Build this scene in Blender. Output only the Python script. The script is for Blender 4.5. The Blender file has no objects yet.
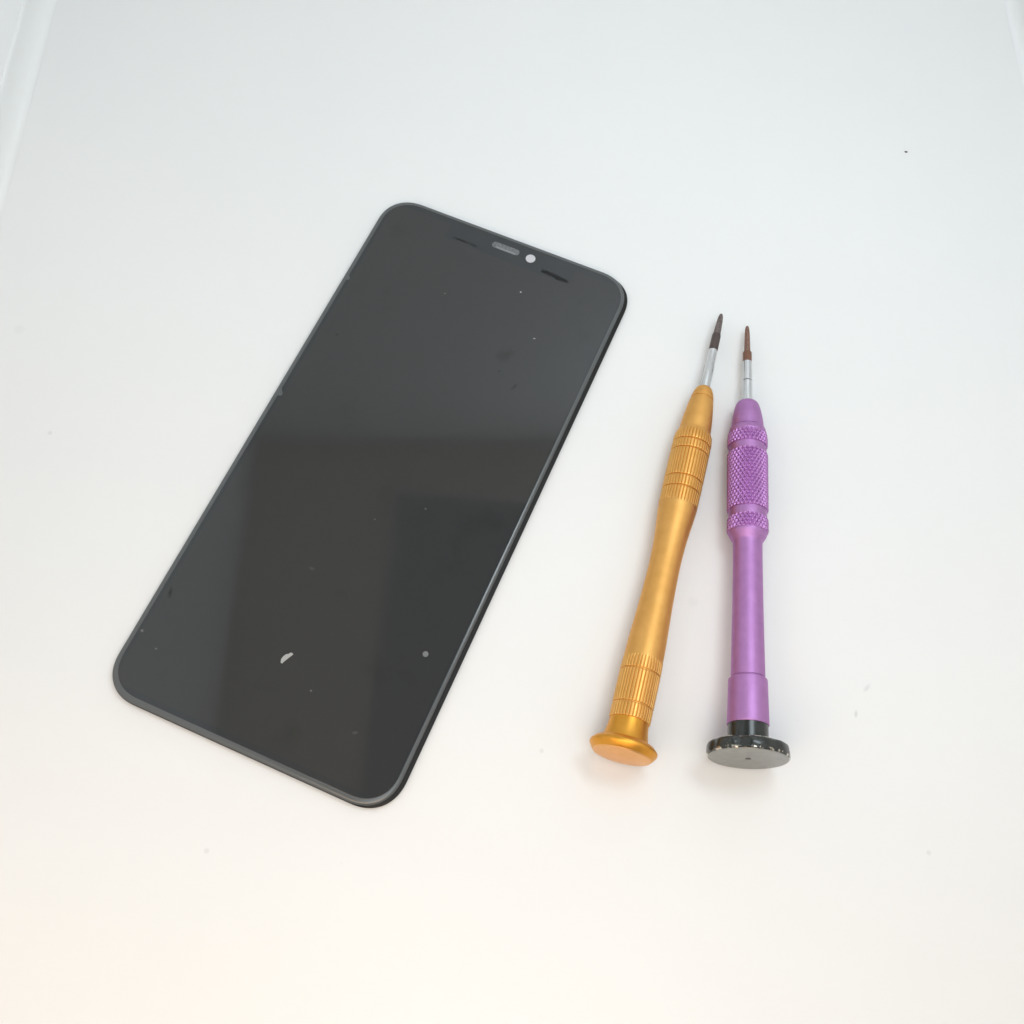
import bpy, bmesh, math, random
from mathutils import Vector, Matrix, Euler
random.seed(4)
S = bpy.context.scene
COL = S.collection
MM = 0.001
PI = math.pi

# ---------------------------------------------------------------- materials
def mat(name, base, rough=0.5, metal=0.0, coat=0.0, spec=0.5, build=None):
    m = bpy.data.materials.new(name); m.use_nodes = True
    nt = m.node_tree; b = nt.nodes['Principled BSDF']
    b.inputs['Base Color'].default_value = (*base, 1)
    b.inputs['Roughness'].default_value = rough
    b.inputs['Metallic'].default_value = metal
    b.inputs['Coat Weight'].default_value = coat
    b.inputs['Coat Roughness'].default_value = 0.08
    b.inputs['Specular IOR Level'].default_value = spec
    if build: build(nt, b)
    return m

def N(nt, typ, **kw):
    n = nt.nodes.new(typ)
    for k, v in kw.items(): setattr(n, k, v)
    return n

def noise(nt, scale, detail=3, vec=None, rough=0.5):
    n = N(nt, 'ShaderNodeTexNoise'); n.inputs['Scale'].default_value = scale
    n.inputs['Detail'].default_value = detail; n.inputs['Roughness'].default_value = rough
    if vec is not None: nt.links.new(vec, n.inputs['Vector'])
    return n.outputs['Fac']

def objvec(nt, scale=(1, 1, 1), loc=(0, 0, 0), rz=0.0):
    t = N(nt, 'ShaderNodeTexCoord'); m = N(nt, 'ShaderNodeMapping')
    m.inputs['Scale'].default_value = scale; m.inputs['Location'].default_value = loc
    m.inputs['Rotation'].default_value = (0, 0, rz)
    nt.links.new(t.outputs['Object'], m.inputs['Vector']); return m.outputs['Vector']

def maprange(nt, fac, a, b, c=0.0, d=1.0):
    n = N(nt, 'ShaderNodeMapRange'); n.clamp = True
    for i, v in zip((1, 2, 3, 4), (a, b, c, d)): n.inputs[i].default_value = v
    nt.links.new(fac, n.inputs[0]); return n.outputs[0]

def mixc(nt, fac, a, b):
    n = N(nt, 'ShaderNodeMix', data_type='RGBA')
    if isinstance(fac, float): n.inputs[0].default_value = fac
    else: nt.links.new(fac, n.inputs[0])
    for i, v in ((6, a), (7, b)):
        if isinstance(v, tuple): n.inputs[i].default_value = (*v, 1)
        else: nt.links.new(v, n.inputs[i])
    return n.outputs[2]

def math_(nt, op, a, b=None):
    n = N(nt, 'ShaderNodeMath', operation=op)
    for i, v in ((0, a), (1, b)):
        if v is None: continue
        if isinstance(v, (int, float)): n.inputs[i].default_value = v
        else: nt.links.new(v, n.inputs[i])
    return n.outputs[0]

def bump(nt, b, h, strength, dist):
    n = N(nt, 'ShaderNodeBump'); n.inputs['Strength'].default_value = strength
    n.inputs['Distance'].default_value = dist
    nt.links.new(h, n.inputs['Height']); nt.links.new(n.outputs[0], b.inputs['Normal'])

def specks(nt, scale, thr_size, rarity, seed=0.0):
    """sparse small dots: voronoi cells, only a rare few of them carry a dot"""
    v = N(nt, 'ShaderNodeTexVoronoi'); v.inputs['Scale'].default_value = scale
    nt.links.new(objvec(nt, (1, 1, 1), (seed, seed * .7, 0)), v.inputs['Vector'])
    dot = maprange(nt, v.outputs['Distance'], thr_size, thr_size * .5, 0, 1)
    sep = N(nt, 'ShaderNodeSeparateColor'); nt.links.new(v.outputs['Color'], sep.inputs[0])
    pick = maprange(nt, sep.outputs[0], 1 - rarity, 1 - rarity + .01, 0, 1)
    return math_(nt, 'MULTIPLY', dot, pick)

def b_table(nt, b):
    t = N(nt, 'ShaderNodeTexCoord').outputs['Object']
    n1 = maprange(nt, noise(nt, 9, 4, t), .3, .7, 0, 1)
    c = mixc(nt, n1, (.725, .73, .73), (.745, .745, .742))
    c = mixc(nt, math_(nt, 'MULTIPLY', specks(nt, 70, .05, .14), .28), c, (.45, .45, .46))
    c = mixc(nt, math_(nt, 'MULTIPLY', specks(nt, 45, .08, .16, 3.1), .10), c, (.45, .45, .46))
    # two pale scuffs on the sheet, right of the screwdrivers
    for x, y, sx, sy, r, k in ((.11347, -.05263, 1.15, .5, 1.45, .5), (.11638, -.04626, 1.5, .6, .9, .35)):
        vm = N(nt, 'ShaderNodeVectorMath', operation='SUBTRACT'); nt.links.new(t, vm.inputs[0])
        vm.inputs[1].default_value = (x, y, 0)
        vr = N(nt, 'ShaderNodeVectorRotate'); vr.rotation_type = 'Z_AXIS'
        vr.inputs['Angle'].default_value = -r; nt.links.new(vm.outputs[0], vr.inputs['Vector'])
        vs = N(nt, 'ShaderNodeVectorMath', operation='MULTIPLY'); nt.links.new(vr.outputs[0], vs.inputs[0])
        vs.inputs[1].default_value = (1000 / sx, 1000 / sy, 0)
        ln = N(nt, 'ShaderNodeVectorMath', operation='LENGTH'); nt.links.new(vs.outputs[0], ln.inputs[0])
        d = maprange(nt, ln.outputs['Value'], 1.0, .3, 0, k)
        c = mixc(nt, d, c, (.45, .45, .46))
    nt.links.new(c, b.inputs['Base Color'])
    bump(nt, b, noise(nt, 900, 2, t), .04, .0002)
M = {}
M['sheet'] = mat('white_plastic_sheet', (.86, .86, .86), .42, spec=.35, build=b_table)

def b_wall(nt, b):
    c = mixc(nt, maprange(nt, noise(nt, 14, 3, objvec(nt)), .35, .65), (.80, .81, .815), (.83, .835, .84))
    nt.links.new(c, b.inputs['Base Color'])
M['wall'] = mat('white_tent_fabric', (.82, .83, .83), .7, build=b_wall)
M['hem'] = mat('white_hem_tape', (.755, .765, .765), .7)
M['seam'] = mat('grey_fabric_seam', (.2, .2, .2), .7)
M['ceiling'] = mat('warm_white_lining', (.60, .54, .45), .7, build=None)

def b_glass(nt, b):
    t = N(nt, 'ShaderNodeTexCoord').outputs['Object']
    sx = N(nt, 'ShaderNodeSeparateXYZ'); nt.links.new(t, sx.inputs[0])
    # active display area a touch warmer than the inked border and the notch
    ax = math_(nt, 'ABSOLUTE', sx.outputs[0]); ay = math_(nt, 'ABSOLUTE', sx.outputs[1])
    ina = math_(nt, 'MULTIPLY', maprange(nt, ax, .0344, .0340), maprange(nt, ay, .0741, .0737))
    nx = math_(nt, 'ABSOLUTE', math_(nt, 'SUBTRACT', sx.outputs[0], .0012))
    notch = math_(nt, 'MULTIPLY', maprange(nt, nx, .0192, .0176), maprange(nt, sx.outputs[1], .0684, .0694))
    act = math_(nt, 'MULTIPLY', ina, math_(nt, 'SUBTRACT', 1.0, notch))
    c = mixc(nt, act, (.027, .030, .033), (.0315, .0325, .0335))
    sm = maprange(nt, noise(nt, 55, 5, t, .6), .60, .74)
    c = mixc(nt, math_(nt, 'MULTIPLY', sm, .25), c, (.016, .016, .015))
    c = mixc(nt, math_(nt, 'MULTIPLY', specks(nt, 110, .035, .10, 1.3), .75), c, (.20, .21, .20))
    c = mixc(nt, math_(nt, 'MULTIPLY', specks(nt, 60, .035, .12, 7.7), .5), c, (.008, .008, .008))
    # smears left on the glass, and single bright dust grains
    def spot(c, x, y, sx, sy, rz, col, k, soft=.2):
        vm = N(nt, 'ShaderNodeVectorMath', operation='SUBTRACT'); nt.links.new(t, vm.inputs[0]); vm.inputs[1].default_value = (x * MM, y * MM, 0)
        vr = N(nt, 'ShaderNodeVectorRotate'); vr.rotation_type = 'Z_AXIS'; vr.inputs['Angle'].default_value = -rz; nt.links.new(vm.outputs[0], vr.inputs['Vector'])
        vs = N(nt, 'ShaderNodeVectorMath', operation='MULTIPLY'); nt.links.new(vr.outputs[0], vs.inputs[0]); vs.inputs[1].default_value = (1000 / sx, 1000 / sy, 0)
        ln = N(nt, 'ShaderNodeVectorMath', operation='LENGTH'); nt.links.new(vs.outputs[0], ln.inputs[0])
        d = math_(nt, 'ADD', ln.outputs['Value'], math_(nt, 'MULTIPLY', math_(nt, 'SUBTRACT', noise(nt, 900, 3, t), .5), 1.2))
        return mixc(nt, maprange(nt, d, 1.0, soft, 0, k), c, col)
    for a_ in ((8.9, 61.3, .33, .28, 0, (.55, .55, .52), 1), (17.9, 49.4, .45, .2, .3, (.4, .4, .4), .9), (-9.3, 52.5, .3, .25, 0, (.2, .2, .2), .7),
               (18.9, 34.0, 1.6, .55, 1.2, (.008, .008, .008), .7), (13.5, 36.5, .6, .35, .8, (.008, .008, .008), .6), (13.0, 41.5, 3.4, 2.2, .9, (.012, .010, .008), .35),
               (-33.0, -50.2, 1.7, .5, 1.9, (.006, .006, .006), .8), (-29.7, 29.2, .5, .4, 0, (.01, .01, .01), .6), (12.6, -6.5, .4, .35, 0, (.16, .16, .16), .7),
               (8.0, -58.0, .35, .3, 0, (.2, .2, .2), .6), (-34.2, -61.0, .5, .4, 0, (.16, .16, .16), .8), (-29.0, -63.5, .5, .25, 0, (.14, .14, .14), .7),
               (21.5, -62.5, .8, .4, .5, (.09, .09, .09), .5), (2.5, -14.0, .35, .3, 0, (.18, .18, .18), .5), (-5.5, -31.5, .9, .5, .2, (.07, .07, .07), .5)):
        c = spot(c, *a_)
    nt.links.new(c, b.inputs['Base Color'])
    r = maprange(nt, noise(nt, 30, 4, t), .4, .8, .05, .10)
    nt.links.new(r, b.inputs['Roughness'])
M['glass'] = mat('black_cover_glass', (.025, .026, .027), .05, spec=.5, build=b_glass)
M['bevel'] = mat('grey_ground_glass_edge', (.078, .085, .088), .22, spec=.6)
M['frame'] = mat('dark_plastic_frame', (.009, .008, .0075), .5, spec=.25)
M['slotmesh'] = mat('grey_speaker_mesh', (.10, .105, .11), .5,
    build=lambda nt, b: nt.links.new(mixc(nt, maprange(nt, noise(nt, 1600, 2, objvec(nt)), .4, .6), (.09, .095, .10), (.15, .155, .16)), b.inputs['Base Color']))
M['slotrim'] = mat('pale_slot_rim', (.21, .215, .22), .4)
M['lens'] = mat('white_backed_camera_opening', (.50, .495, .52), .5)
M['dark'] = mat('black_sensor_ink', (.012, .013, .014), .5, spec=.2)
M['silverpaper'] = mat('pale_flake', (.36, .36, .35), .5)
M['greydot'] = mat('grey_speck', (.14, .15, .15), .5)
M['dust'] = mat('dark_dust', (.10, .09, .09), .8)

def b_anod(c1, c2, r1, r2):
    def f(nt, b):
        v = objvec(nt)
        n = noise(nt, 350, 4, v, .6)
        nt.links.new(mixc(nt, maprange(nt, n, .35, .65), c1, c2), b.inputs['Base Color'])
        nt.links.new(maprange(nt, noise(nt, 120, 3, v), .3, .7, r1, r2), b.inputs['Roughness'])
        ring = noise(nt, 1.0, 2, objvec(nt, (60, 60, 5200)))       # faint turning marks
        g = noise(nt, 5200, 2, v)
        bump(nt, b, math_(nt, 'ADD', math_(nt, 'MULTIPLY', ring, .6), math_(nt, 'MULTIPLY', g, .6)), .06, .00004)
    return f
M['gold'] = mat('orange_anodised_aluminium', (.80, .40, .075), .36, 1.0, build=b_anod((.73, .40, .115), (.78, .435, .135), .50, .58))
M['goldcap'] = mat('polished_orange_anodised', (.72, .32, .04), .3, 1.0, build=b_anod((.70, .32, .045), (.75, .36, .06), .36, .44))
M['goldface'] = mat('copper_toned_turned_face', (.80, .42, .14), .38, 1.0, build=b_anod((.78, .41, .15), (.84, .46, .19), .34, .44))
M['purple'] = mat('purple_anodised_aluminium', (.46, .17, .52), .36, 1.0, build=b_anod((.45, .225, .485), (.49, .25, .525), .50, .58))
M['purple_knurl'] = mat('purple_anodised_knurling', (.46, .17, .52), .3, 1.0, build=b_anod((.45, .21, .48), (.49, .235, .52), .34, .42))
M['gold_rib'] = mat('orange_anodised_ribbing', (.8, .4, .08), .36, 1.0, build=b_anod((.73, .40, .11), (.78, .43, .13), .40, .48))
M['chrome'] = mat('satin_steel_shaft', (.66, .67, .68), .22, 1.0)
M['copper'] = mat('brown_bronze_bit', (.24, .135, .10), .42, .85,
    build=lambda nt, b: nt.links.new(mixc(nt, maprange(nt, noise(nt, 2500, 3, objvec(nt)), .35, .65), (.20, .11, .085), (.33, .20, .155)), b.inputs['Base Color']))
M['coppersleeve'] = mat('brown_bit_sleeve', (.22, .11, .07), .5, .6)
M['darkbit'] = mat('dark_brown_bit', (.15, .12, .115), .42, .85,
    build=lambda nt, b: nt.links.new(mixc(nt, maprange(nt, noise(nt, 2500, 3, objvec(nt)), .35, .65), (.12, .095, .09), (.24, .20, .19)), b.inputs['Base Color']))
M['darksleeve'] = mat('dark_brown_bit_sleeve', (.10, .075, .07), .5, .6)
M['mark'] = mat('grey_centre_dimple', (.10, .10, .095), .5, .6)
M['slit'] = mat('black_gap', (.02, .02, .02), .7)

def b_blackcap(nt, b):
    # black lacquer, chipped to bare metal along the rim edges
    t = N(nt, 'ShaderNodeTexCoord').outputs['Object']
    sp = N(nt, 'ShaderNodeSeparateXYZ'); nt.links.new(t, sp.inputs[0])
    edge = math_(nt, 'ADD', maprange(nt, sp.outputs[2], .0003, -.00005),
                 math_(nt, 'MULTIPLY', maprange(nt, sp.outputs[2], .00215, .0024), maprange(nt, sp.outputs[2], .0026, .00252)))
    chip = maprange(nt, noise(nt, 700, 3, t, .6), .50, .55)
    f = math_(nt, 'MULTIPLY', edge, chip)
    nt.links.new(mixc(nt, f, (.016, .019, .017), (.62, .58, .50)), b.inputs['Base Color'])
    nt.links.new(f, b.inputs['Metallic'])
M['blackcap'] = mat('chipped_black_lacquer', (.016, .018, .017), .24, coat=.15, build=b_blackcap)
M['capface'] = mat('grey_turned_metal_face', (.30, .30, .285), .34, 1.0,
    build=lambda nt, b: nt.links.new(mixc(nt, maprange(nt, noise(nt, 500, 4, objvec(nt)), .35, .65), (.29, .29, .275), (.34, .34, .32)), b.inputs['Base Color']))

# ---------------------------------------------------------------- helpers
def tag(o, label=None, cat=None, group=None, kind=None):
    if label: o['label'] = label
    if cat: o['category'] = cat
    if group: o['group'] = group
    if kind: o['kind'] = kind
    return o

def empty(name, loc=(0, 0, 0)):
    o = bpy.data.objects.new(name, None); COL.objects.link(o)
    o.location = loc; o.empty_display_size = .005
    return o

def link(name, bm, m, parent=None, smooth=True, sharp=32):
    bmesh.ops.recalc_face_normals(bm, faces=bm.faces)
    for v in bm.verts: v.co *= MM
    if smooth:
        for f in bm.faces: f.smooth = True
        if sharp:
            lim = math.radians(sharp)
            for e in bm.edges:
                if len(e.link_faces) == 2 and e.calc_face_angle(0) > lim: e.smooth = False
    me = bpy.data.meshes.new(name); bm.to_mesh(me); bm.free()
    o = bpy.data.objects.new(name, me); COL.objects.link(o)
    for mm in (m if isinstance(m, (list, tuple)) else [m]): me.materials.append(mm)
    if parent: o.parent = parent
    return o

def lathe(profile, seg=128, rfun=None, cap0=True, cap1=True):
    """profile: (s, r) along +z.  rfun(theta, s, r) -> r"""
    bm = bmesh.new(); rings = []
    for s, r in profile:
        ring = []
        for i in range(seg):
            a = 2 * PI * i / seg
            rr = rfun(a, s, r) if rfun else r
            ring.append(bm.verts.new((rr * math.cos(a), rr * math.sin(a), s)))
        rings.append(ring)
    for A, B in zip(rings, rings[1:]):
        for i in range(seg):
            j = (i + 1) % seg
            bm.faces.new((A[i], A[j], B[j], B[i]))
    if cap0:
        c = bm.verts.new((0, 0, profile[0][0]))
        for i in range(seg): bm.faces.new((c, rings[0][(i + 1) % seg], rings[0][i]))
    if cap1:
        c = bm.verts.new((0, 0, profile[-1][0]))
        for i in range(seg): bm.faces.new((c, rings[-1][i], rings[-1][(i + 1) % seg]))
    return bm

def interp(pts, step):
    """Catmull-style smooth resample of (s, r)"""
    out = []
    n = len(pts)
    for i in range(n - 1):
        p0 = pts[max(0, i - 1)]; p1 = pts[i]; p2 = pts[i + 1]; p3 = pts[min(n - 1, i + 2)]
        k = max(1, int((p2[0] - p1[0]) / step))
        m1 = (p2[1] - p0[1]) / max(1e-6, (p2[0] - p0[0])) * (p2[0] - p1[0])
        m2 = (p3[1] - p1[1]) / max(1e-6, (p3[0] - p1[0])) * (p2[0] - p1[0])
        for j in range(k):
            t = j / k
            h = (2*t**3 - 3*t**2 + 1)*p1[1] + (t**3 - 2*t**2 + t)*m1 + (-2*t**3 + 3*t**2)*p2[1] + (t**3 - t**2)*m2
            out.append((p1[0] + (p2[0] - p1[0]) * t, h))
    out.append(pts[-1]); return out

def dense(s0, s1, f, step=.1):
    k = max(2, int((s1 - s0) / step))
    return [(s0 + (s1 - s0) * i / k, f(s0 + (s1 - s0) * i / k)) for i in range(k + 1)]

def tri(x):
    x = x % 1.0
    return abs(2 * x - 1)          # 1 at the edges, 0 at centre

# ---------------------------------------------------------------- camera (solved from the outline of the display)
cam_d = bpy.data.cameras.new('camera'); cam = bpy.data.objects.new('camera', cam_d); COL.objects.link(cam)
F, CX, CY, CZ, RX, ROLL = 1114.853, 30.832, -118.593, 251.745, .4122, .0761
c, s = math.cos(RX), math.sin(RX)
right = Vector((1, 0, 0)); up = Vector((0, c, s)); fw = Vector((0, s, -c))
r2 = math.cos(ROLL) * right + math.sin(ROLL) * up
u2 = -math.sin(ROLL) * right + math.cos(ROLL) * up
R3 = Matrix((r2, u2, -fw)).transposed()
cam.matrix_world = Matrix.Translation(Vector((CX, CY, CZ)) * MM) @ R3.to_4x4()
cam_d.sensor_width = 36; cam_d.lens = 36 * F / 1024
cam_d.clip_start = .005; cam_d.clip_end = 20
S.camera = cam

# ---------------------------------------------------------------- the setting: inside of a small white light tent
XL, XR, YB, YF, ZC = -119.0, 181.0, 188.0, -330.0, 345.0
bm = bmesh.new()
prof = [(YF, 0), (120, 0)] + [(YB - 22 + 22 * math.sin(a), 22 - 22 * math.cos(a)) for a in [PI / 2 * i / 12 for i in range(13)]]
prof += [(YB, ZC)]
rows = [[bm.verts.new((x, y + (.08 * (x - 30) if y > 120.5 else 0), z)) for x in (XL - 8, XR + 40)] for y, z in prof]
for A, B in zip(rows, rows[1:]): bm.faces.new((A[0], A[1], B[1], B[0]))
tag(link('white_backdrop', bm, M['sheet'], sharp=0), kind='structure')

def box(bm, x0, x1, y0, y1, z0, z1):
    vs = [bm.verts.new((x, y, z)) for x in (x0, x1) for y in (y0, y1) for z in (z0, z1)]
    for f in ((0, 1, 3, 2), (4, 6, 7, 5), (0, 4, 5, 1), (2, 3, 7, 6), (0, 2, 6, 4), (1, 5, 7, 3)):
        bm.faces.new([vs[i] for i in f])
    return vs
def wall(x, y0, slope, d):
    """side wall standing on the sheet along x + slope * (y - y0)"""
    def shear(bm):
        for v in bm.verts: v.co.x += x + slope * (v.co.y - y0)
    bm = bmesh.new(); box(bm, min(0, d), max(0, d), YF, YB + 20, .05, ZC); shear(bm)
    w = tag(link('side_wall', bm, M['wall'], smooth=False), kind='structure')
    # rounded hem along the foot of the wall
    bm = bmesh.new(); e = 1 if d < 0 else -1
    pr = [(0, 9.2), (.5, 9.1), (.7, 8.6)] + [(.7 + 3.3 * (1 - math.cos(a)), 7.6 - 7.5 * math.sin(a)) for a in [PI / 2 * i / 8 for i in range(9)]] + [(4.6, .06)]
    rw = [[bm.verts.new((e * x_, y, z)) for y in (YF, YB + 20)] for x_, z in pr]
    for A, B in zip(rw, rw[1:]): bm.faces.new((A[0], A[1], B[1], B[0]))
    shear(bm)
    link('hem', bm, M['hem'], w, sharp=0)
    return w
wl = wall(-120.2, 83.7, -.043, -4)
wall(178.5, 154, -.062, 4)
# ceiling with the opening the picture was taken through
bm = bmesh.new()
OX0, OX1, OY0, OY1 = -38, 150, YF + 1, 150
for x0, x1, y0, y1 in ((XL - 8, OX0, YF, YB + 20), (OX1, XR + 40, YF, YB + 20), (OX0, OX1, OY1, YB + 20)):
    box(bm, x0, x1, y0, y1, ZC + 2, ZC + 5)
tag(link('ceiling', bm, M['ceiling'], smooth=False), kind='structure')

# ---------------------------------------------------------------- the display panel
RZ = -.3368
panel = empty('phone_display', (0, 0, 0)); panel.rotation_euler = (0, 0, RZ)
tag(panel, 'large black smartphone screen lying face up on the white sheet, rounded corners, grey rim', 'phone screen')

def outline(x0, x1, y0, y1, R, ex=2.3, n=28):
    pts = []
    for cx_, cy_, a0 in ((x1 - R, y1 - R, 0), (x0 + R, y1 - R, PI / 2), (x0 + R, y0 + R, PI), (x1 - R, y0 + R, 1.5 * PI)):
        for i in range(n + 1):
            a = a0 + PI / 2 * i / n
            ca, sa = math.cos(a), math.sin(a)
            px = math.copysign(abs(ca) ** (2 / ex), ca) * R; py = math.copysign(abs(sa) ** (2 / ex), sa) * R
            pts.append((cx_ + px, cy_ + py))
    return pts
def stack(rings, capt=True, capb=True):
    """rings: list of (outline pts, z)"""
    bm = bmesh.new(); vr = []
    for pts, z in rings: vr.append([bm.verts.new((x, y, z)) for x, y in pts])
    n = len(vr[0])
    for A, B in zip(vr, vr[1:]):
        for i in range(n): bm.faces.new((A[i], A[(i + 1) % n], B[(i + 1) % n], B[i]))
    if capb: bm.faces.new(vr[0][::-1])
    if capt: bm.faces.new(vr[-1])
    return bm
X0, X1, Y0, Y1 = -36.55, 36.55, -76.9, 76.9
def ol(l, r, b, t, R): return outline(X0 + l, X1 - r, Y0 + b, Y1 - t, R)
RC = 9.7
# dark frame under the glass
link('frame', stack([(ol(.5, .5, .6, .6, RC - .4), 0.02), (ol(.12, .05, .12, .2, RC), .25), (ol(.05, 0, .05, .15, RC), .95), (ol(.2, .25, .2, .3, RC - .1), 1.08), (ol(1.5, 1.5, 1.5, 1.5, RC - 1.2), 1.09)]), M['frame'], panel)
# ground edge of the cover glass
gl, gr, gb, gt = .16, 1.0, .2, .12
ZG = 1.9
def g(i): return ol(gl + i * 1.05, gr + i * .78, gb + i * 1.2, gt + i, RC - i * .8 - .3)
rings = [(g(.25), 1.10), (g(.05), 1.16), (g(0), 1.26)]
for k in range(1, 8):
    a = PI / 2 * k / 7
    rings.append((g(1.18 * (1 - math.cos(a))), 1.26 + (ZG - 1.26) * math.sin(a)))
link('bevelled_edge', stack(rings, capt=False, capb=False), M['bevel'], panel, sharp=50)
link('cover_glass', stack([(g(1.18), ZG - .3), (g(1.18), ZG - .02), (g(1.23), ZG + .004)]), M['glass'], panel, sharp=20)

def blob(pts, z0, z1):
    return stack([(pts, z0), (pts, z1)])
def slot(cx_, cy_, hw, hh, z0, z1, n=10):
    pts = []
    for sx, a0 in ((1, -PI / 2), (-1, PI / 2)):
        for i in range(n + 1):
            a = a0 + PI * i / n
            pts.append((cx_ + sx * (hw - hh) + hh * math.cos(a), cy_ + hh * math.sin(a)))
    return blob(pts, z0, z1)
ZT = ZG + .004
sp_ = link('earpiece', slot(-.35, 72.65, 4.0, .98, ZT, ZT + .012), M['slotmesh'], panel, smooth=False)
link('rim', slot(-.1, 72.05, 2.9, .22, ZT + .012, ZT + .022), M['slotrim'], sp_, smooth=False)
pts = [(7.1 + 1.32 * math.cos(2 * PI * i / 40), 72.4 + 1.32 * math.sin(2 * PI * i / 40)) for i in range(40)]
link('camera_hole', blob(pts, ZT, ZT + .012), M['lens'], panel, smooth=False)
def ragged(x0, x1, y, h, seed, drop=0):
    rnd = random.Random(seed); n = 16; top = []; bot = []
    for i in range(n + 1):
        x = x0 + (x1 - x0) * i / n; e = math.sin(PI * min(1, max(0, (i + .6) / (n + 1.2)))) ** .12
        yy = y + drop * i / n
        top.append((x, yy + h * e * rnd.uniform(.45, 1.1))); bot.append((x, yy - h * e * rnd.uniform(.45, 1.1)))
    return bot + top[::-1]
for x0, x1, y, h, sd, dr in ((-14.8, -10.6, 70.1, .4, 3, -.1), (-9.6, -7.8, 70.0, .42, 5, 0), (11.3, 19.2, 70.1, .85, 9, -.6)):
    link('sensor_window', blob(ragged(x0, x1, y, h, sd, dr), ZT, ZT + .008), M['dark'], panel, smooth=False)
# two little tabs of the edge seal that stick in over the glass
for x, y, k in ((-35.5, 46.2, 1.0), (-35.5, 7.5, 1.35)):
    pts = [(x - .3, y + 2.6 * k), (x + .15, y + 1.7 * k), (x + .45 * k, y + .9 * k), (x + 1.0 * k, y + .25), (x + 1.0 * k, y - .35), (x + .3, y - .6 * k), (x - .3, y - 1.6 * k)]
    link('edge_tab', blob(pts, ZT - .25, ZT + .02), M['bevel'], panel, smooth=False)

# things lying on the glass
def onpanel(lx, ly, z): 
    cr, sr = math.cos(RZ), math.sin(RZ)
    return Vector((cr * lx - sr * ly, sr * lx + cr * ly, z)) * MM
fl = [(-1.15, -1.35), (-.75, -1.5), (-.35, -.95), (.25, -.35), (.85, .25), (1.45, .85), (1.15, 1.15), (.7, 1.2), (.35, .85), (-.2, .75), (-.75, .25), (-1.15, -.45)]
bm = stack([(fl, 0), (fl, .06), ([(x * .9 + .02, y * .9) for x, y in fl], .12)])
o = link('flake', bm, M['silverpaper'], smooth=False); o.location = onpanel(-.75, -53.3, ZT + .03)
tag(o, 'pale curved paper flake lying on the lower part of the black screen', 'flake')
pts = [(.68 * math.cos(2 * PI * i / 24) * (1 + .05 * math.sin(3 * i)), .68 * math.sin(2 * PI * i / 24)) for i in range(24)]
o = link('speck', stack([(pts, 0), (pts, .05), ([(x * .8, y * .8) for x, y in pts], .1)]), M['greydot'], smooth=False)
o.location = onpanel(28.1, -39.7, ZT + .01)
tag(o, 'round dull grey speck on the black screen near its lower right edge', 'speck')
pts = [(.42 * math.cos(2 * PI * i / 12) * (1 + .3 * math.sin(2.3 * i)), .3 * math.sin(2 * PI * i / 12)) for i in range(12)]
o = link('dust_speck', stack([(pts, 0), (pts, .1), ([(x * .6, y * .6) for x, y in pts], .22)]), M['dust'], smooth=False)
o.location = Vector((137.12, 114.92, .01)) * MM
tag(o, 'tiny dark dust speck alone on the empty white sheet, above the screwdrivers', 'dust speck')

# ---------------------------------------------------------------- screwdrivers, built along +z from the cap face
def place(root, ox, oy, R, az, tilt):
    d = Vector((math.sin(az) * math.cos(tilt), math.cos(az) * math.cos(tilt), -math.sin(tilt)))
    x = Vector((math.cos(az), -math.sin(az), 0)); y = d.cross(x)
    root.matrix_world = Matrix.Translation(Vector((ox, oy, R)) * MM) @ Matrix((x, y, d * 1.0055)).transposed().to_4x4()

def prism_bit(prof, flutes, depth, s0, name, m, parent):
    def rf(a, s, r):
        k = max(0, min(1, (s - s0) / 2.5))
        return r * (1 - depth * k * (0.5 + 0.5 * math.cos(flutes * a)) ** 2)
    return link(name, lathe(prof, 64, rf), m, parent, sharp=60)

# --- purple
pd = empty('screwdriver'); place(pd, 86.26, -66.34, 9.1, .0251, math.radians(3.03))
tag(pd, 'purple screwdriver with diamond knurled grip and chipped black disc cap', 'screwdriver', 'precision screwdrivers')
def lobes(a, s, r):
    if r < 7: return r
    v = (0.5 + 0.5 * math.cos(8 * (a + .35) + .5 * math.sin(2 * a))) * (.85 + .15 * math.sin(3 * a + 1))
    return r - .85 * v ** 3 * min(1, max(0, (s + .3) / .6))
capp = lathe([(-.36, 8.5), (-.34, 8.75), (-.15, 8.98), (.2, 9.1), (1.0, 9.1), (1.8, 9.02), (2.2, 8.85), (2.45, 8.55), (2.5, 8.0), (2.5, 6.0), (2.55, 4.75), (2.8, 4.5), (4.5, 4.46), (7.2, 4.42)], 192, lobes, cap1=False)
cp = link('swivel_cap', capp, M['blackcap'], pd, sharp=28)
face = [(-.28, .01), (-.28, .52), (-.42, .66), (-.46, .85), (-.48, 1.2)] + [(-.48, 1.2 + 7.2 * i / 12) for i in range(1, 13)] + [(-.44, 8.62), (-.3, 8.72)]
link('cap_face', lathe(face, 128, None, cap1=False), M['capface'], cp, sharp=25)
link('centre_mark', lathe([(-.492, .01), (-.492, .62), (-.47, .66)], 24, None, cap1=False), M['mark'], cp)
hp = [(6.9, 4.0), (6.95, 4.55), (7.1, 4.64), (7.4, 4.65), (12, 4.52), (17.0, 4.40), (17.35, 4.36), (17.5, 4.22), (17.6, 3.72), (17.85, 3.70), (18.0, 3.84)]
hp += interp([(18.2, 3.86), (25, 3.74), (35, 3.58), (46, 3.47), (51.2, 3.48)], .8)
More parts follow.
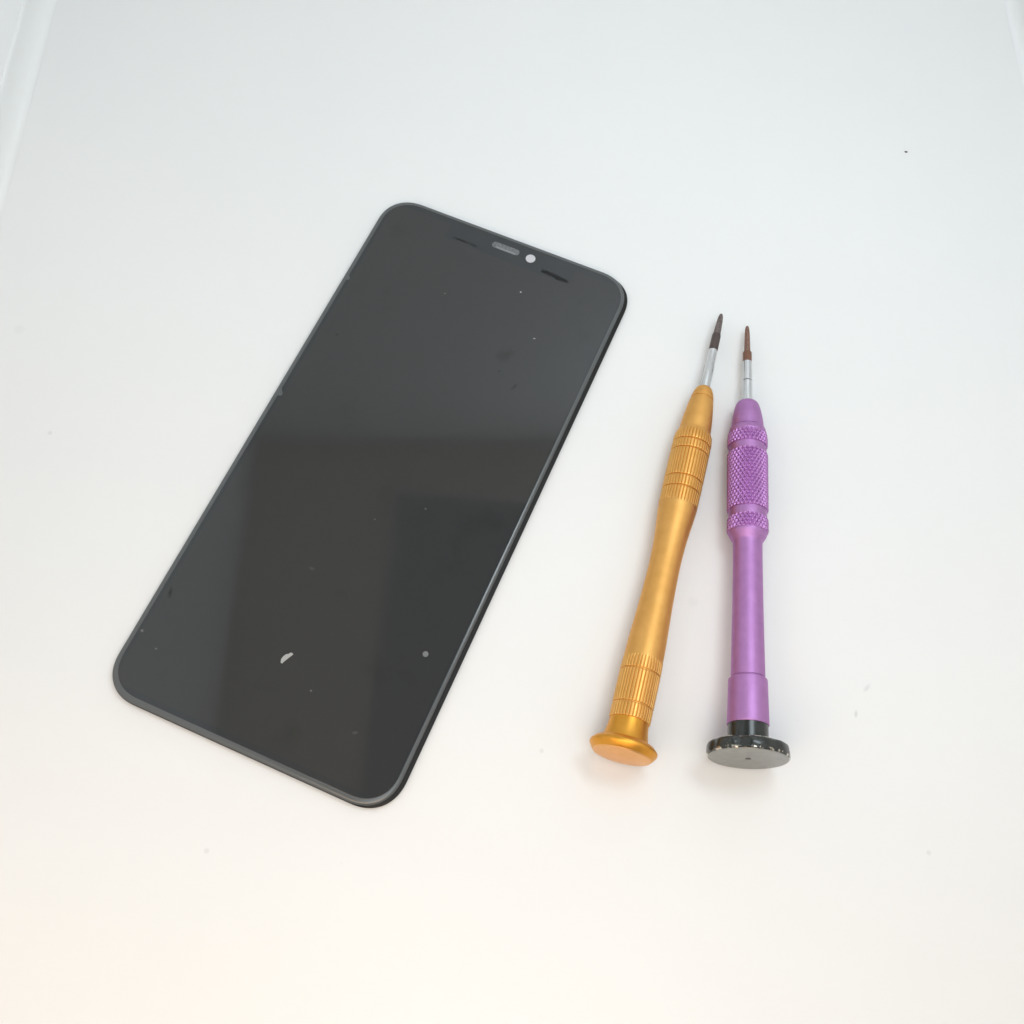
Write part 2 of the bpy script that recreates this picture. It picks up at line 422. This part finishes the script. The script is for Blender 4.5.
hp += [(51.6, 3.56), (52.1, 3.85), (53.3, 4.52), (53.6, 4.62), (58, 4.62), (76.0, 4.62), (77.4, 4.62), (81.0, 4.62), (81.3, 4.74), (82.5, 4.50), (82.7, 4.40), (82.78, 3.94), (83.0, 3.94), (83.1, 4.06)]
hp += interp([(83.3, 4.06), (85.5, 3.86), (88.0, 3.42), (89.4, 3.08), (90.2, 2.78), (90.8, 2.25), (91.0, 1.7)], .25) + [(91.05, 1.2)]
link('handle', lathe(hp, 128), M['purple'], pd, sharp=30)
def knurl(name, s0, s1, fr, parent, m, NS=30, depth=.37):
    P = 2 * PI * 4.9 / NS * 1.75
    def rf(a, s, r):
        u = NS * a / (2 * PI) + s / P; v = NS * a / (2 * PI) - s / P
        g_ = max(max(0, tri(u) - .42) / .58, max(0, tri(v) - .42) / .58)
        k = min(1, max(0, (s - s0) / .25), max(0, (s1 - s) / .25))
        return r - depth * g_ * k
    pr = [(s0, 4.3)] + dense(s0 + .02, s1 - .02, fr, .085) + [(s1, 4.3)]
    bm = lathe(pr, NS * 12, rf, cap0=False, cap1=False)
    return link(name, bm, m, parent, sharp=70)
def ends(s0, s1, r, c0=.18, c1=.18):
    return lambda s: r - c0 * max(0, 1 - (s - s0) / .35) - c1 * max(0, 1 - (s1 - s) / .35)
knurl('knurled_ring', 53.9, 57.5, ends(53.9, 57.5, 4.96, .25), pd, M['purple_knurl'])
knurl('knurled_grip', 59.7, 75.5, ends(59.7, 75.5, 5.0), pd, M['purple_knurl'])
knurl('knurled_ring', 77.6, 81.3, lambda s: ends(77.6, 81.3, 4.97)(s) - .16 * max(0, (s - 79.8) / 1.5), pd, M['purple_knurl'])
sh = link('shaft', lathe([(91.0, 1.2), (91.2, 1.24), (97.3, 1.24), (97.35, 1.12), (97.5, 1.12), (97.55, 1.24), (103.3, 1.18), (103.5, 1.05)], 48), M['chrome'], pd)
link('joint_line', lathe([(97.34, 1.14), (97.51, 1.14)], 48), M['slit'], sh)
bt = prism_bit([(106.3, .74), (106.6, .80), (108, .78), (110, .75), (112.4, .68), (113.8, .54), (114.5, .38), (114.75, .2)], 5, .30, 107, 'bit', M['copper'], pd)
link('sleeve', lathe([(103.3, 1.02), (103.35, 1.16), (106.2, 1.14), (106.4, 1.02), (106.5, .7)], 48), M['coppersleeve'], bt)

# --- orange
og = empty('screwdriver'); place(og, 58.87, -67.63, 7.6, .193, math.radians(1.92))
tag(og, 'orange gold screwdriver with ribbed waisted handle and round orange end cap', 'screwdriver', 'precision screwdrivers')
capo = lathe([(-.15, 6.5), (-.1, 6.65), (.05, 6.8), (.95, 7.45), (1.2, 7.58), (1.5, 7.6), (1.75, 7.5), (2.5, 6.75), (2.68, 6.4), (2.76, 5.8), (2.9, 5.35), (3.4, 5.12), (4.5, 4.82), (6, 4.54), (7.2, 4.42), (8.0, 4.36)], 160, None, cap1=False)
cp = link('swivel_cap', capo, M['goldcap'], og, sharp=28)
link('cap_face', lathe([(-.95, .01)] + [(-.95 + .6 * (i / 14) ** 2.2, 6.4 * i / 14) for i in range(1, 15)] + [(-.12, 6.58)], 128, None, cap0=False, cap1=False), M['goldface'], cp, sharp=25)
ho = [(7.6, 4.0), (7.62, 4.4), (22, 4.4)]
ho += interp([(22.2, 4.52), (26, 4.42), (31, 4.18), (37, 3.90), (43, 3.72), (48, 3.70), (53, 3.90), (58, 4.35), (60.5, 4.58), (62.0, 4.68)], .5)
ho += [(62.1, 4.4), (80, 4.4), (82.7, 4.4), (83.4, 4.05), (83.7, 3.98)]
ho += interp([(83.9, 3.98), (86.5, 3.82), (89.5, 3.5), (92, 3.17), (93.3, 2.95)], .4)
ho += [(93.35, 2.78), (93.55, 2.78), (93.6, 2.92), (94.6, 2.76), (94.65, 2.58), (94.85, 2.58), (94.9, 2.66)]
ho += interp([(95.0, 2.64), (95.7, 2.44), (96.5, 2.12), (97.0, 1.75), (97.2, 1.4)], .2)
link('handle', lathe(ho, 128), M['gold'], og, sharp=30)
def ribbed(name, s0, s1, rf0, fade0=.12, fade1=.12, NS=36, depth=.32, c=.1):
    def rf(a, s, r):
        g_ = max(0, tri(NS * a / (2 * PI)) - .66) / .34
        k = min(1, max(0, (s - s0) / fade0), max(0, (s1 - s) / fade1))
        return r - depth * g_ * k
    base = lambda s: rf0(s) - (c * max(0, 1 - (s - s0) / .22) if fade0 < .5 else 0) - (c * max(0, 1 - (s1 - s) / .22) if fade1 < .5 else 0)
    k0 = [] if fade0 >= .5 else [(s0, 4.2)]
    k1 = [] if fade1 >= .5 else [(s1, 4.2)]
    bm = lathe(k0 + dense(s0 + .01, s1 - .01, base, .14) + k1, NS * 14, rf, cap0=False, cap1=False)
    return link(name, bm, M['gold_rib'], og, sharp=0)
G = .13
ribbed('ribbed_band', 7.6, 11.0 - G, lambda s: 4.66)
ribbed('ribbed_band', 11.0 + G, 18.9 - G, lambda s: 4.68)
ribbed('ribbed_band', 18.9 + G, 22.3, lambda s: 4.68 - .14 * (s - 19) / 3.4, fade1=1.0)
ribbed('ribbed_band', 61.9, 66.1 - G, lambda s: 4.70 + .04 * (s - 62) / 4, fade0=1.0)
ribbed('ribbed_band', 66.1 + G, 69.1 - G, lambda s: 4.78)
ribbed('ribbed_band', 69.1 + G, 76.9 - G, lambda s: 4.80)
ribbed('ribbed_band', 76.9 + G, 79.5 - G, lambda s: 4.80)
ribbed('ribbed_band', 79.5 + G, 82.5, lambda s: 4.80 - .22 * max(0, (s - 80.6) / 2))
sh = link('shaft', lathe([(96.5, 1.2), (97, 1.32), (103.9, 1.32), (104.15, 1.2), (109.0, 1.15), (109.2, 1.0)], 48), M['chrome'], og)
for a in (PI * 1.02, PI * .27):
    bm = bmesh.new(); box(bm, 1.24, 1.335, -.06, .06, 97, 103.7)
    bmesh.ops.rotate(bm, verts=bm.verts, cent=(0, 0, 0), matrix=Matrix.Rotation(a, 3, 'Z'))
    link('collet_slit', bm, M['slit'], sh, smooth=False)
bt = prism_bit([(114.3, 1.0), (114.6, .98), (116.5, .95), (118.6, .86), (119.8, .72), (120.6, .5), (121.0, .2)], 4, .34, 115.5, 'bit', M['darkbit'], og)
link('sleeve', lathe([(109.1, 1.0), (109.15, 1.17), (113.7, 1.15), (114.2, 1.06), (114.45, .9)], 48), M['darksleeve'], bt)

# ---------------------------------------------------------------- light: LED panels of the tent
def area(name, loc, target, sx, sy, power, col):
    l = bpy.data.lights.new(name, 'AREA'); l.shape = 'RECTANGLE'; l.size = sx * MM; l.size_y = sy * MM
    l.energy = power; l.color = col
    o = bpy.data.objects.new(name, l); COL.objects.link(o); o.location = Vector(loc) * MM
    d = Vector(target) - Vector(loc); o.rotation_euler = d.to_track_quat('-Z', 'Y').to_euler()
    return o
area('led_strip_front', (5, -215, 190), (0, -115, 0), 220, 80, .26, (1.0, .73, .50))
area('led_panel_top', (75, -150, 340), (60, 20, 0), 220, 200, .41, (.88, .96, 1.0))
area('led_panel_back', (135, 70, 338), (30, 190, 130), 80, 220, .49, (.82, .93, 1.0))
w = bpy.data.worlds.new('World'); S.world = w; w.use_nodes = True
w.node_tree.nodes['Background'].inputs[0].default_value = (.9, .95, 1, 1)
w.node_tree.nodes['Background'].inputs[1].default_value = .2
S.view_settings.view_transform = 'Standard'; S.view_settings.look = 'None'
S.view_settings.exposure = 0; S.view_settings.gamma = 1; S.view_settings.use_curve_mapping = False
S.render.engine = 'CYCLES'
S.cycles.max_bounces = 10; S.cycles.diffuse_bounces = 8
